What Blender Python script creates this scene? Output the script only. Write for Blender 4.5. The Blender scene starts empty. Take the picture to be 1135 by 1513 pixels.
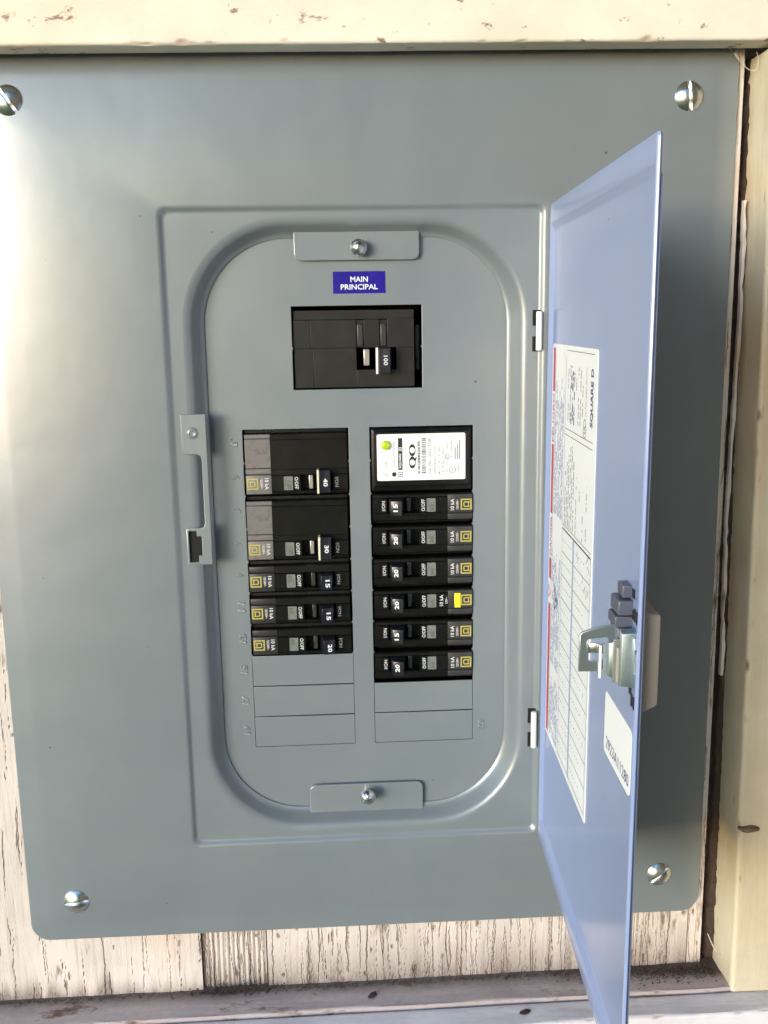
import bpy, bmesh, math, random
import numpy as np
from mathutils import Matrix, Vector, Euler, noise

# ------------------------------------------------------------------ scene, camera, light
S = 0.001                                    # everything below is written in millimetres
scene = bpy.context.scene
COL = scene.collection
R = math.radians

cam_d = bpy.data.cameras.new('camera')
cam = bpy.data.objects.new('camera', cam_d); COL.objects.link(cam)
cam_d.sensor_fit = 'VERTICAL'; cam_d.sensor_height = 36.0
cam_d.lens = 1457.68 / 1513.0 * 36.0
cam_d.clip_start = 0.01; cam_d.clip_end = 500
_r = Vector((0.998445, -0.053349, -0.016152)); _u = Vector((0.026012, 0.189669, 0.981503)); _b = Vector((-0.049299, -0.980398, 0.190762))
cam.matrix_world = Matrix(((_r.x, _u.x, _b.x, 6.918*S), (_r.y, _u.y, _b.y, -542.489*S), (_r.z, _u.z, _b.z, 59.228*S), (0, 0, 0, 1)))
scene.camera = cam

# a low soft hazy sun from the front left; the rest is blue sky
SUN_EL, SUN_AZ = 6.5, 38.0                  # azimuth from straight in front of the wall towards the left
world = bpy.data.worlds.new('World'); scene.world = world; world.use_nodes = True
wn = world.node_tree; wn.nodes.clear()
sky = wn.nodes.new('ShaderNodeTexSky'); sky.sky_type = 'NISHITA'; sky.sun_disc = False
sky.sun_elevation = R(SUN_EL); sky.air_density = 1.0; sky.dust_density = 0.3; sky.ozone_density = 2.5
sky.sun_rotation = R(180 + SUN_AZ)
bg = wn.nodes.new('ShaderNodeBackground'); bg.inputs['Strength'].default_value = 0.15
wo = wn.nodes.new('ShaderNodeOutputWorld')
wn.links.new(sky.outputs[0], bg.inputs[0]); wn.links.new(bg.outputs[0], wo.inputs[0])

sun_d = bpy.data.lights.new('sun', 'SUN'); sun = bpy.data.objects.new('sun', sun_d); COL.objects.link(sun)
sun_d.energy = 0.55; sun_d.angle = R(23); sun_d.color = (1.0, 0.975, 0.94)
_dir = Vector((-math.sin(R(SUN_AZ))*math.cos(R(SUN_EL)), -math.cos(R(SUN_AZ))*math.cos(R(SUN_EL)), math.sin(R(SUN_EL))))
sun.rotation_euler = _dir.to_track_quat('Z', 'Y').to_euler()
sun.location = _dir*3

vs = scene.view_settings
vs.view_transform = 'Standard'; vs.look = 'None'; vs.gamma = 1.0; vs.use_curve_mapping = False
vs.exposure = 2.42

# ------------------------------------------------------------------ materials
def mat(name, col, rough=0.5, metal=0.0, spec=0.5, coat=0.0, coat_rough=0.1, bump=None, var=None, specks=None, rvar=0.0):
    m = bpy.data.materials.new(name); m.use_nodes = True
    nt = m.node_tree; p = nt.nodes['Principled BSDF']
    p.inputs['Base Color'].default_value = (*col, 1); p.inputs['Roughness'].default_value = rough
    p.inputs['Metallic'].default_value = metal; p.inputs['Specular IOR Level'].default_value = spec
    p.inputs['Coat Weight'].default_value = coat; p.inputs['Coat Roughness'].default_value = coat_rough
    tc = nt.nodes.new('ShaderNodeTexCoord')
    def noise_n(scale, detail=3, rough_=0.5, stretch=None):
        n = nt.nodes.new('ShaderNodeTexNoise'); n.inputs['Scale'].default_value = scale
        n.inputs['Detail'].default_value = detail; n.inputs['Roughness'].default_value = rough_
        if stretch:
            mp = nt.nodes.new('ShaderNodeMapping'); mp.inputs['Scale'].default_value = stretch
            nt.links.new(tc.outputs['Object'], mp.inputs[0]); nt.links.new(mp.outputs[0], n.inputs['Vector'])
        else: nt.links.new(tc.outputs['Object'], n.inputs['Vector'])
        return n
    last = None
    if var:                                   # (scale, second colour, low, high)
        n = noise_n(var[0], 5, 0.6, var[4] if len(var) > 4 else None)
        mr = nt.nodes.new('ShaderNodeMapRange'); mr.inputs[1].default_value = var[2]; mr.inputs[2].default_value = var[3]
        nt.links.new(n.outputs[0], mr.inputs[0])
        mx = nt.nodes.new('ShaderNodeMix'); mx.data_type = 'RGBA'
        mx.inputs['A'].default_value = (*col, 1); mx.inputs['B'].default_value = (*var[1], 1)
        nt.links.new(mr.outputs[0], mx.inputs['Factor']); last = mx.outputs['Result']
    if specks:                                # (scale, radius, colour)
        v = nt.nodes.new('ShaderNodeTexVoronoi'); v.inputs['Scale'].default_value = specks[0]
        nt.links.new(tc.outputs['Object'], v.inputs['Vector'])
        wn_ = nt.nodes.new('ShaderNodeSeparateColor'); nt.links.new(v.outputs['Color'], wn_.inputs[0])
        g = nt.nodes.new('ShaderNodeMath'); g.operation = 'MULTIPLY'; g.inputs[1].default_value = specks[1]
        nt.links.new(wn_.outputs[0], g.inputs[0])
        lt = nt.nodes.new('ShaderNodeMath'); lt.operation = 'LESS_THAN'
        nt.links.new(v.outputs['Distance'], lt.inputs[0]); nt.links.new(g.outputs[0], lt.inputs[1])
        mx = nt.nodes.new('ShaderNodeMix'); mx.data_type = 'RGBA'
        if last: nt.links.new(last, mx.inputs['A'])
        else: mx.inputs['A'].default_value = (*col, 1)
        mx.inputs['B'].default_value = (*specks[2], 1)
        nt.links.new(lt.outputs[0], mx.inputs['Factor']); last = mx.outputs['Result']
    if last: nt.links.new(last, p.inputs['Base Color'])
    if rvar:
        n = noise_n(17, 7, 0.62); mr = nt.nodes.new('ShaderNodeMapRange')
        mr.inputs[1].default_value = 0.0; mr.inputs[2].default_value = 1.0
        mr.inputs[3].default_value = rough - 2*rvar; mr.inputs[4].default_value = rough + 2*rvar
        nt.links.new(n.outputs[0], mr.inputs[0]); nt.links.new(mr.outputs[0], p.inputs['Roughness'])
    if bump:                                  # list of (scale, strength, distance mm)
        prev = None
        for b_ in bump:
            n = noise_n(b_[0], 3, 0.5, b_[3] if len(b_) > 3 else None)
            bn = nt.nodes.new('ShaderNodeBump'); bn.inputs['Strength'].default_value = b_[1]; bn.inputs['Distance'].default_value = b_[2]*S
            nt.links.new(n.outputs[0], bn.inputs['Height'])
            if prev: nt.links.new(prev, bn.inputs['Normal'])
            prev = bn.outputs[0]
        nt.links.new(prev, p.inputs['Normal'])
    return m

GREY = (0.165, 0.193, 0.212)
DOOR_SKYLIT = (0.25, 0.315, 0.53)  # bluer than the cover: blue skylight on the door put into its paint
M = {}
M['grey'] = mat('grey_enamel', GREY, 0.36, spec=0.7, coat=1.0, coat_rough=0.27, bump=[(900, 0.25, 0.05), (6, 0.7, 3.0), (22, 0.6, 1.1)],
                var=(26, (0.195, 0.218, 0.230), 0.3, 0.95), specks=(45, 0.035, (0.05, 0.05, 0.05)), rvar=0.035)
M['door'] = mat('door_skylit_enamel', DOOR_SKYLIT, 0.2, spec=0.4, coat=0.0, coat_rough=0.06, bump=[(900, 0.2, 0.04), (8, 0.6, 1.2)], rvar=0.03, specks=(60, 0.03, (0.06, 0.06, 0.06)), var=(20, (0.27, 0.335, 0.53), 0.3, 0.95))
M['black'] = mat('black_plastic', (0.004, 0.004, 0.0037), 0.30, spec=0.4, bump=[(2500, 0.3, 0.05)], rvar=0.08, var=(150, (0.012, 0.0118, 0.011), 0.5, 0.85), specks=(260, 0.05, (0.12, 0.115, 0.105)))
M['brownblack'] = mat('dark_brown_plastic', (0.013, 0.0115, 0.0105), 0.42, spec=0.35, bump=[(2500, 0.3, 0.05)], rvar=0.06, var=(120, (0.021, 0.0185, 0.017), 0.45, 0.7))
M['plate'] = mat('charcoal_plastic', (0.028, 0.027, 0.027), 0.4, bump=[(1800, 0.3, 0.05)])
M['plate_glare'] = mat('glare_grey_plastic', (0.17, 0.155, 0.15), 0.4, bump=[(300, 0.5, 0.2)], var=(260, (0.10, 0.095, 0.09), 0.5, 0.72))  # pale mottle paints in the bright reflection on the two-pole nameplates
M['navy'] = mat('navy_black_plastic', (0.008, 0.009, 0.014), 0.3)
M['void'] = mat('black_cavity', (0.004, 0.004, 0.004), 0.8)
M['window'] = mat('clear_window_plastic', (0.13, 0.14, 0.115), 0.15, spec=0.7, coat=0.5, var=(300, (0.22, 0.225, 0.2), 0.4, 0.65))
M['rim'] = mat('window_rim_plastic', (0.19, 0.20, 0.185), 0.25)
M['white'] = mat('white_print', (0.82, 0.82, 0.82), 0.5)
M['paper'] = mat('white_label', (0.83, 0.84, 0.85), 0.35, coat=0.3)
M['ink'] = mat('black_ink', (0.02, 0.02, 0.022), 0.45)
M['greyink'] = mat('grey_ink', (0.10, 0.105, 0.11), 0.5)
M['paleink'] = mat('pale_blue_ink', (0.32, 0.36, 0.55), 0.5)
M['indigo'] = mat('indigo_ink', (0.05, 0.035, 0.18), 0.5)
M['red'] = mat('red_ink', (0.50, 0.035, 0.06), 0.45)
M['yellow'] = mat('yellow_print', (0.42, 0.37, 0.10), 0.5)
M['mark'] = mat('off_white_print', (0.70, 0.70, 0.69), 0.55)
M['bar'] = mat('yellow_bar', (0.85, 0.70, 0.03), 0.4)
M['blue'] = mat('blue_sticker', (0.012, 0.004, 0.24), 0.3, coat=0.2, var=(160, (0.03, 0.02, 0.30), 0.55, 0.75))
M['led'] = mat('green_lens', (0.42, 0.62, 0.01), 0.15, coat=0.8)
M['steel'] = mat('zinc_plated_steel', (0.62, 0.63, 0.63), 0.27, metal=1.0, rvar=0.08, bump=[(700, 0.3, 0.1)])
M['hook'] = mat('galvanised_hook', (0.42, 0.49, 0.53), 0.38, metal=1.0, rvar=0.06)
M['strip'] = mat('metal_toggle', (0.42, 0.40, 0.36), 0.35, metal=0.6)
M['brass'] = mat('cream_edge', (0.72, 0.66, 0.48), 0.4)
M['hinge'] = mat('white_hinge_sleeve', (0.8, 0.78, 0.76), 0.4)
M['latchgrey'] = mat('latch_grey_plastic', (0.085, 0.092, 0.125), 0.4)
M['handle'] = mat('beige_grey_plastic', (0.34, 0.30, 0.27), 0.45)
M['dirt'] = mat('dark_soil', (0.045, 0.03, 0.025), 0.95)
M['thread'] = mat('pale_thread', (0.6, 0.57, 0.5), 0.7)
M['darkwood'] = mat('rotten_brown_wood', (0.045, 0.026, 0.018), 0.85, bump=[(90, 0.9, 1.2, (6, 1, 1))], var=(60, (0.16, 0.10, 0.065), 0.55, 0.75, (5, 1, 0.6)))
M['shade_boards'] = mat('brown_stain', (0.06, 0.045, 0.035), 0.7, bump=[(60, 0.5, 1.0, (1, 8, 1))])
M['shade_hedge'] = mat('shade_hedge_leaves', (0.035, 0.06, 0.018), 0.7, var=(9, (0.07, 0.11, 0.03), 0.45, 0.65), bump=[(40, 1.0, 30)])
M['lawn'] = mat('lawn', (0.10, 0.15, 0.035), 0.9, var=(0.35, (0.08, 0.14, 0.03), 0.45, 0.6))

def wood_mat(name, paint, bare, dirtc, rough=0.55, fleck=(60, 0.62, 0.70), stretch=(1, 1, 0.25), streak=0.0, grain=(1, 1, 0.12)):
    """flaking cream paint over brown wood; the mesh attributes wear (bare wood) and dirt drive it"""
    m = bpy.data.materials.new(name); m.use_nodes = True; nt = m.node_tree; p = nt.nodes['Principled BSDF']; L = nt.links
    tc = nt.nodes.new('ShaderNodeTexCoord')
    def nz(scale, det, st=None):
        mp = nt.nodes.new('ShaderNodeMapping'); mp.inputs['Scale'].default_value = st or (1, 1, 1)
        L.new(tc.outputs['Object'], mp.inputs[0])
        n = nt.nodes.new('ShaderNodeTexNoise'); n.inputs['Scale'].default_value = scale; n.inputs['Detail'].default_value = det; n.inputs['Roughness'].default_value = 0.65
        L.new(mp.outputs[0], n.inputs['Vector']); return n.outputs[0]
    def mr(x, a, b, c=0, d=1):
        n = nt.nodes.new('ShaderNodeMapRange'); L.new(x, n.inputs[0])
        for i, v in enumerate((a, b, c, d)): n.inputs[i+1].default_value = v
        return n.outputs[0]
    def mix(f, a, b):
        n = nt.nodes.new('ShaderNodeMix'); n.data_type = 'RGBA'; L.new(f, n.inputs['Factor'])
        for k, v in (('A', a), ('B', b)):
            if isinstance(v, tuple): n.inputs[k].default_value = (*v, 1)
            else: L.new(v, n.inputs[k])
        return n.outputs['Result']
    def at(nm):
        a = nt.nodes.new('ShaderNodeAttribute'); a.attribute_name = nm; return a.outputs['Fac']
    def mx(a, b):
        n = nt.nodes.new('ShaderNodeMath'); n.operation = 'MAXIMUM'; L.new(a, n.inputs[0]); L.new(b, n.inputs[1]); return n.outputs[0]
    base = mix(mr(nz(22, 4), 0.35, 0.7), paint, tuple(c*0.86 for c in paint))
    base = mix(mr(nz(7, 3), 0.5, 0.72), base, (paint[0]*0.92, paint[1]*0.80, paint[2]*0.70))
    if streak:
        base = mix(mr(nz(520, 3, (1, 1, 0.035)), 0.52, 0.72, 0, streak), base, (paint[0]*0.55, paint[1]*0.42, paint[2]*0.34))
    fl = mr(nz(fleck[0], 4, stretch), fleck[1], fleck[2])
    wear = mx(fl, at('wear'))
    barec = mix(mr(nz(180, 3, (1, 1, 0.1)), 0.3, 0.7), bare, tuple(c*0.5 for c in bare))
    c1 = mix(wear, base, barec)
    c2 = mix(at('dirt'), c1, dirtc)
    L.new(c2, p.inputs['Base Color']); p.inputs['Roughness'].default_value = rough
    b1 = nt.nodes.new('ShaderNodeBump'); b1.inputs['Strength'].default_value = 0.5; b1.inputs['Distance'].default_value = 0.8*S; b1.invert = True
    L.new(wear, b1.inputs['Height'])
    b2 = nt.nodes.new('ShaderNodeBump'); b2.inputs['Strength'].default_value = 0.55; b2.inputs['Distance'].default_value = 0.9*S
    L.new(nz(150, 5, grain), b2.inputs['Height']); L.new(b1.outputs[0], b2.inputs['Normal'])
    L.new(b2.outputs[0], p.inputs['Normal'])
    return m
CREAM = (0.69, 0.615, 0.56)
M['plank'] = wood_mat('flaking_cream_plank', CREAM, (0.32, 0.215, 0.14), (0.10, 0.07, 0.055), fleck=(75, 0.62, 0.70), streak=0.45)
M['trim'] = wood_mat('cream_trim_paint', (0.80, 0.75, 0.64), (0.40, 0.22, 0.17), (0.2, 0.15, 0.12), rough=0.45, fleck=(105, 0.635, 0.69), stretch=(0.6, 1, 1), grain=(0.12, 1, 1))
M['trimside'] = wood_mat('cream_side_paint', (0.66, 0.585, 0.43), (0.36, 0.23, 0.15), (0.2, 0.15, 0.12), rough=0.45, fleck=(80, 0.655, 0.71))
M['sill'] = wood_mat('dirty_sill_paint', (0.48, 0.41, 0.41), (0.2, 0.13, 0.1), (0.09, 0.065, 0.055), rough=0.7, fleck=(70, 0.60, 0.70), stretch=(0.5, 1, 1), grain=(0.12, 1, 1))
M['sillfront'] = wood_mat('pale_sill_paint', (0.74, 0.71, 0.75), (0.3, 0.2, 0.15), (0.12, 0.09, 0.08), rough=0.6, fleck=(55, 0.66, 0.72), stretch=(0.5, 1, 1), grain=(0.12, 1, 1))

# ------------------------------------------------------------------ helpers
ROOTS = {}
def empty(name, loc_mm, label, cat, group=None, rot=None):
    o = bpy.data.objects.new(name, None); COL.objects.link(o)
    o.empty_display_size = 0.02
    o.location = Vector(loc_mm)*S
    if rot: o.rotation_euler = rot
    o['label'] = label; o['category'] = cat
    if group: o['group'] = group
    ROOTS[o.name] = Matrix.Translation(Vector(loc_mm)*S)
    return o

def link(name, me, m, parent=None, local=True, smooth=20, label=None):
    if isinstance(me, bmesh.types.BMesh):
        bm = me; bmesh.ops.recalc_face_normals(bm, faces=bm.faces); me = bpy.data.meshes.new(name); bm.to_mesh(me); bm.free()
    if smooth:
        me.shade_smooth(); me.set_sharp_from_angle(angle=R(smooth))
    o = bpy.data.objects.new(name, me); COL.objects.link(o)
    if m is not None:
        me.materials.clear(); me.materials.append(M[m] if isinstance(m, str) else m)
    if parent:
        o.parent = parent
        if not local: o.matrix_parent_inverse = ROOTS[parent.name].inverted()
    if label: o['label'] = label
    return o

def tag(o, label, cat=None, group=None, kind=None):
    o['label'] = label
    if cat: o['category'] = cat
    if group: o['group'] = group
    if kind: o['kind'] = kind
    return o

def box(bm, x0, x1, y0, y1, z0, z1, bev=0.0, seg=2):
    r = bmesh.ops.create_cube(bm, size=1.0)
    vs_ = r['verts']
    for v in vs_:
        v.co = Vector(((x0+x1)/2 + v.co.x*(x1-x0), (y0+y1)/2 + v.co.y*(y1-y0), (z0+z1)/2 + v.co.z*(z1-z0)))*S
    if bev:
        es = list({e for v in vs_ for e in v.link_edges})
        bmesh.ops.bevel(bm, geom=es, offset=bev*S, segments=seg, profile=0.5, affect='EDGES')
    return bm

def hexa(bm, A, B, bev=0.0):
    """A: four corners (x,y,z) of the front face, B: four of the back face, mm"""
    va = [bm.verts.new(Vector(p)*S) for p in A]; vb = [bm.verts.new(Vector(p)*S) for p in B]
    fs = [bm.faces.new(va), bm.faces.new(vb[::-1])]
    for i in range(4): fs.append(bm.faces.new((va[i], vb[i], vb[(i+1) % 4], va[(i+1) % 4])))
    if bev:
        es = list({e for f in fs for e in f.edges})
        bmesh.ops.bevel(bm, geom=es, offset=bev*S, segments=2, profile=0.5, affect='EDGES')
    return bm

def rrect(x0, x1, z0, z1, r, k=10):
    """rounded rectangle, 4*(k+1) points, counter-clockwise seen from the front"""
    r4 = r if isinstance(r, (tuple, list)) else (r,)*4      # br, tr, tl, bl
    pts = []
    for (cx, cz, a0, rr) in ((x1-r4[0], z0+r4[0], -90, r4[0]), (x1-r4[1], z1-r4[1], 0, r4[1]), (x0+r4[2], z1-r4[2], 90, r4[2]), (x0+r4[3], z0+r4[3], 180, r4[3])):
        for i in range(k+1):
            a = R(a0 + 90*i/k); pts.append((cx + rr*math.cos(a), cz + rr*math.sin(a)))
    return pts

def rings(bm, rl, cap_first=False, cap_last=False):
    """rl: list of (points2d, y)"""
    prev = None
    for pts, y in rl:
        cur = [bm.verts.new((x*S, y*S, z*S)) for x, z in pts]
        if prev:
            n = len(cur)
            for i in range(n): bm.faces.new((prev[i], prev[(i+1) % n], cur[(i+1) % n], cur[i]))
        elif cap_first: bm.faces.new(cur)
        prev = cur
    if cap_last: bm.faces.new(prev)
    return bm

DG = None
def curve_mesh(splines, y0, y1, bev=0.0):
    """flat plate with holes: first loop outer, the rest holes; (x, z) loops in mm, from depth y0 (front) to y1"""
    cu = bpy.data.curves.new('tmp', 'CURVE'); cu.dimensions = '2D'; cu.fill_mode = 'BOTH'
    cu.extrude = max((y1-y0)/2 - bev, 0.001); cu.bevel_depth = bev; cu.bevel_resolution = 1; cu.offset = -bev
    for pts in splines:
        sp = cu.splines.new('POLY'); sp.points.add(len(pts)-1); sp.use_cyclic_u = True
        for p, (x, z) in zip(sp.points, pts): p.co = (x, z, 0, 1)
    me = to_mesh(cu)
    n = len(me.vertices); co = np.empty(n*3); me.vertices.foreach_get('co', co); co = co.reshape(-1, 3)
    out = np.stack([co[:, 0], (y0+y1)/2 - co[:, 2], co[:, 1]], 1)*S
    me.vertices.foreach_set('co', out.ravel()); me.update()
    return me

def to_mesh(cu):
    o = bpy.data.objects.new('tmp', cu); COL.objects.link(o)
    dg = bpy.context.evaluated_depsgraph_get()
    me = bpy.data.meshes.new_from_object(o.evaluated_get(dg))
    bpy.data.objects.remove(o); bpy.data.curves.remove(cu)
    return me

_tc = {}
def text_arr(s, bold=0.0):
    k = (s, bold)
    if k not in _tc:
        cu = bpy.data.curves.new('tmp', 'FONT'); cu.body = s; cu.size = 1.0; cu.offset = bold; cu.resolution_u = 2
        me = to_mesh(cu)
        co = np.empty(len(me.vertices)*3); me.vertices.foreach_get('co', co); co = co.reshape(-1, 3)[:, :2]
        faces = [tuple(p.vertices) for p in me.polygons]
        bpy.data.meshes.remove(me)
        _tc[k] = (co, faces)
    return _tc[k]

class Flat:
    """collects flat print (text, rectangles, discs) as one mesh"""
    def __init__(self): self.v = []; self.f = []
    def add(self, pts, faces, y=0.0):
        b = len(self.v)
        for p in pts: self.v.append((p[0]*S, (p[2] if len(p) > 2 else y)*S, p[1]*S))
        for f in faces: self.f.append(tuple(i+b for i in f))
    def text(self, s, x, z, length, height, rot=0, bold=0.0, y=0.0, yfun=None):
        """text fitted to length x height, centred on (x, z); rot in degrees counter-clockwise"""
        co, faces = text_arr(s, bold)
        lo, hi = co.min(0), co.max(0); ext = np.maximum(hi-lo, 1e-6)
        q = (co-(lo+hi)/2)/ext*np.array([length, height])
        c, s_ = math.cos(R(rot)), math.sin(R(rot))
        pts = [(x + a*c - b*s_, z + a*s_ + b*c) for a, b in q]
        if yfun: pts = [(px, pz, yfun(px)) for px, pz in pts]
        self.add(pts, faces, y)
    def rect(self, x0, x1, z0, z1, y=0.0): self.add([(x0, z0), (x1, z0), (x1, z1), (x0, z1)], [(0, 1, 2, 3)], y)
    def poly(self, pts, y=0.0): self.add(pts, [tuple(range(len(pts)))], y)
    def ring(self, outer, inner, y=0.0):
        n = len(outer); self.add(list(outer)+list(inner), [(i, (i+1) % n, n+(i+1) % n, n+i) for i in range(n)], y)
    def line(self, x0, z0, x1, z1, w, y=0.0):
        d = Vector((x1-x0, z1-z0)).normalized(); n = Vector((-d.y, d.x))*w/2
        self.poly([(x0-n.x, z0-n.y), (x1-n.x, z1-n.y), (x1+n.x, z1+n.y), (x0+n.x, z0+n.y)], y)
    def mesh(self, name):
        me = bpy.data.meshes.new(name); me.from_pydata(self.v, [], self.f)
        # make every face look to the front (-y)
        me.update()
        bm = bmesh.new(); bm.from_mesh(me)
        fl = [f for f in bm.faces if f.normal.y > 0]
        bmesh.ops.reverse_faces(bm, faces=fl); bm.to_mesh(me); bm.free()
        return me
    def link(self, name, m, parent, local=True): return link(name, self.mesh(name), m, parent, local, smooth=0)

def circle(x, z, r, n=24): return [(x + r*math.cos(2*math.pi*i/n), z + r*math.sin(2*math.pi*i/n)) for i in range(n)]

def copy_tree(o, parent=None):
    c = o.copy(); COL.objects.link(c); c.parent = parent
    for ch in list(o.children): copy_tree(ch, c)
    return c

# ------------------------------------------------------------------ the setting: lawn, plank wall, boards
bm = bmesh.new(); 
gv = [bm.verts.new(p) for p in ((-60, -60, -1.45), (60, -60, -1.45), (60, 60, -1.45), (-60, 60, -1.45))]; bm.faces.new(gv)
tag(link('lawn', bm, 'lawn', smooth=0), 'green lawn in front of the wall', kind='structure')

# unseen roof overhang and return wall, added to keep this corner in shade
bm = bmesh.new(); box(bm, -1600, 465, -850, 4, 800, 860, 4)
tag(link('shade_overhang', bm, 'shade_boards', smooth=0), 'brown boarded roof overhang added out of view to shade the plank wall', 'roof overhang')
bm = bmesh.new(); box(bm, 345, 465, -1600, 5, -1450, 799, 4)
tag(link('shade_return_wall', bm, 'shade_boards', smooth=0), 'brown return wall added out of view to shade the corner beside the upright board', 'wall')

# a dark hedge across the lawn: made up, unseen, blocks front light and darkens reflections
bm = bmesh.new()
rh = random.Random(3)
bmesh.ops.create_grid(bm, x_segments=110, y_segments=48, size=1.0)
for v in bm.verts:
    u, w = v.co.x, v.co.y                                  # unroll the grid over front, top and back of the hedge
    x = 2.6 + 3.5*u
    a = (w+1)/2*3.0
    if a < 1: y, z = -5.4, -1.45 + 5.0*a
    elif a < 2: y, z = -5.4 - 1.3*(a-1), 3.55
    else: y, z = -6.7, 3.55 - 5.0*(a-2)
    d = noise.fractal(Vector((x*2.1, y*2.1, z*2.1)), 0.8, 2.0, 5)*0.3
    v.co = Vector((x + d*0.4 + rh.uniform(-.02, .02), y + (d if a < 1 else -d if a > 2 else 0), z + (d*0.8 if 1 <= a <= 2 else 0)))
tag(link('shade_hedge', bm, 'shade_hedge', smooth=0), 'tall dark green hedge added out of view to block the front light', 'shade_hedge')

def attr(me, name, arr):
    a = me.attributes.new(name, 'FLOAT', 'POINT'); a.data.foreach_set('value', np.asarray(arr, dtype=np.float32).ravel())

def fbm(X, Z, scale, seed, octv=3):
    out = np.zeros(X.shape); it = np.nditer([X, Z], flags=['multi_index'])
    for x, z in it:
        out[it.multi_index] = noise.fractal(Vector((float(x)*scale + seed*7.3, float(z)*scale - seed*3.1, seed*1.7)), 0.9, 2.0, octv)
    return out

def lerp_noise(n, step, rng, amp):
    """smooth 1-d random walk table"""
    k = max(3, n//step + 3); a = rng.normal(0, amp, k)
    return np.interp(np.arange(n), np.arange(k)*step, a)

def plank(name, xs, zs, y, parent, seed, cracks, mask=None, dirt_z=-347, dirt_h=14, deep=0.7, thick=14, flute=0.0, dirt_amt=0.9):
    rng = np.random.default_rng(seed)
    xs = np.asarray(xs, float); zs = np.asarray(zs, float)
    X, Z = np.meshgrid(xs, zs)
    wear = np.zeros(X.shape)
    for _ in range(cracks):
        xc = rng.uniform(xs[0], xs[-1]); ln = rng.gamma(2.0, 22) + 8
        zc = rng.uniform(zs[0]-10, zs[-1]+10); w = rng.uniform(0.10, 0.30)*(2.2 if rng.random() < 0.10 else 1)
        cx = xc + np.cumsum(rng.normal(0, 0.16, len(zs))) * np.sqrt(np.mean(np.diff(zs)))
        taper = np.clip(1 - np.abs(zs-zc)/(ln/2), 0, 1)**0.5
        ww = (w*taper*(0.7+0.6*rng.random(len(zs))))[:, None]
        band = np.abs(X-cx[:, None])
        wear = np.maximum(wear, np.clip(1.3 - band/np.maximum(ww, 1e-3), 0, 1)*rng.uniform(0.45, 1.0)*(taper[:, None] > 0.02))
    for _ in range(max(1, cracks//5)):                       # lost flakes of paint
        xc, zc = rng.uniform(xs[0], xs[-1]), rng.uniform(zs[0], zs[-1]); a, b_ = rng.uniform(0.4, 1.8), rng.uniform(1.0, 6)
        d = ((X-xc)/a)**2 + ((Z-zc)/b_)**2
        sel = d < 4
        if sel.any(): wear[sel] = np.maximum(wear[sel], np.clip(1.6 - d[sel] - 1.2*rng.random(sel.sum()), 0, 1))
    wob = np.interp(xs, xs[::8], rng.normal(0, 3.2, len(xs[::8])))[None, :]
    dirt = np.clip(1 - (Z - dirt_z - wob)/dirt_h, 0, 1)**1.6*dirt_amt*(0.55+0.45*rng.random(X.shape))
    Y = y + deep*wear + 0.25*np.sin(X*0.11+seed) + rng.normal(0, 0.03, X.shape)
    if flute:
        Y += flute*(0.5+0.5*np.cos(X*2*math.pi/3.1 + 0.5*np.sin(Z*0.05)))*0.8
        wear = np.maximum(wear, 0.55*np.clip(np.cos(X*2*math.pi/3.1 + 0.5*np.sin(Z*0.05))-0.55, 0, 1)*2*(rng.random((1, len(xs))) > 0.3))
    nx, nz = len(xs), len(zs)
    V = np.stack([X, Y, Z], -1).reshape(-1, 3)*S
    F = []
    for j in range(nz-1):
        for i in range(nx-1):
            if mask and not mask((xs[i]+xs[i+1])/2, (zs[j]+zs[j+1])/2): continue
            a = j*nx+i; F.append((a, a+1, a+nx+1, a+nx))
    # the back: the same outline pushed into the wall
    bm = bmesh.new()
    wl = bm.verts.layers.float.new('wear'); dl = bm.verts.layers.float.new('dirt')
    wl = bm.verts.layers.float['wear']
    vs_ = [bm.verts.new(v) for v in V]
    wf, df = wear.ravel(), dirt.ravel()
    for i, v in enumerate(vs_): v[wl] = wf[i]; v[dl] = df[i]
    for f in F: bm.faces.new([vs_[k] for k in f])
    bmesh.ops.delete(bm, geom=[v for v in bm.verts if not v.link_faces], context='VERTS')
    be = [e for e in bm.edges if e.is_boundary]
    r = bmesh.ops.extrude_edge_only(bm, edges=be)
    for v in [g for g in r['geom'] if isinstance(g, bmesh.types.BMVert)]: v.co.y = (y+thick)*S; v[wl] = 0.5
    return link(name, bm, 'plank', parent, local=False, smooth=0)

wall = empty('plank_wall', (0, 5, -360), 'weathered cream painted plank wall behind the grey panel, paint cracked and flaking', 'wall')
def cat(*a): return np.unique(np.round(np.concatenate(a), 3))
plank('plank', cat(np.arange(-330, -216, 4), np.arange(-216, -176, 0.4), np.arange(-176, -82.4, 0.5)),
      cat(np.arange(-362, -290, 1.3), np.arange(-290, 240, 1.7)), 7.4, wall, 3, 420, mask=lambda x, z: x < -176 or z < -296, thick=14)
plank('plank', np.arange(-81.8, -42.6, 0.35), np.arange(-362, -296, 1.2), 9.2, wall, 5, 40, thick=12, flute=0.9, dirt_h=30)
plank('plank', np.arange(-42.0, 222, 0.4), np.arange(-362, -296, 1.2), 7.6, wall, 8, 190, thick=14, dirt_h=36)
plank('plank', cat(np.arange(212, 222, 2.0), np.arange(222.4, 230.8, 0.35)), cat(np.arange(-362, 220, 1.6)), 7.9, wall, 11, 110, mask=lambda x, z: x > 222.2 or z > -290, thick=14, dirt_amt=0.7)

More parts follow.
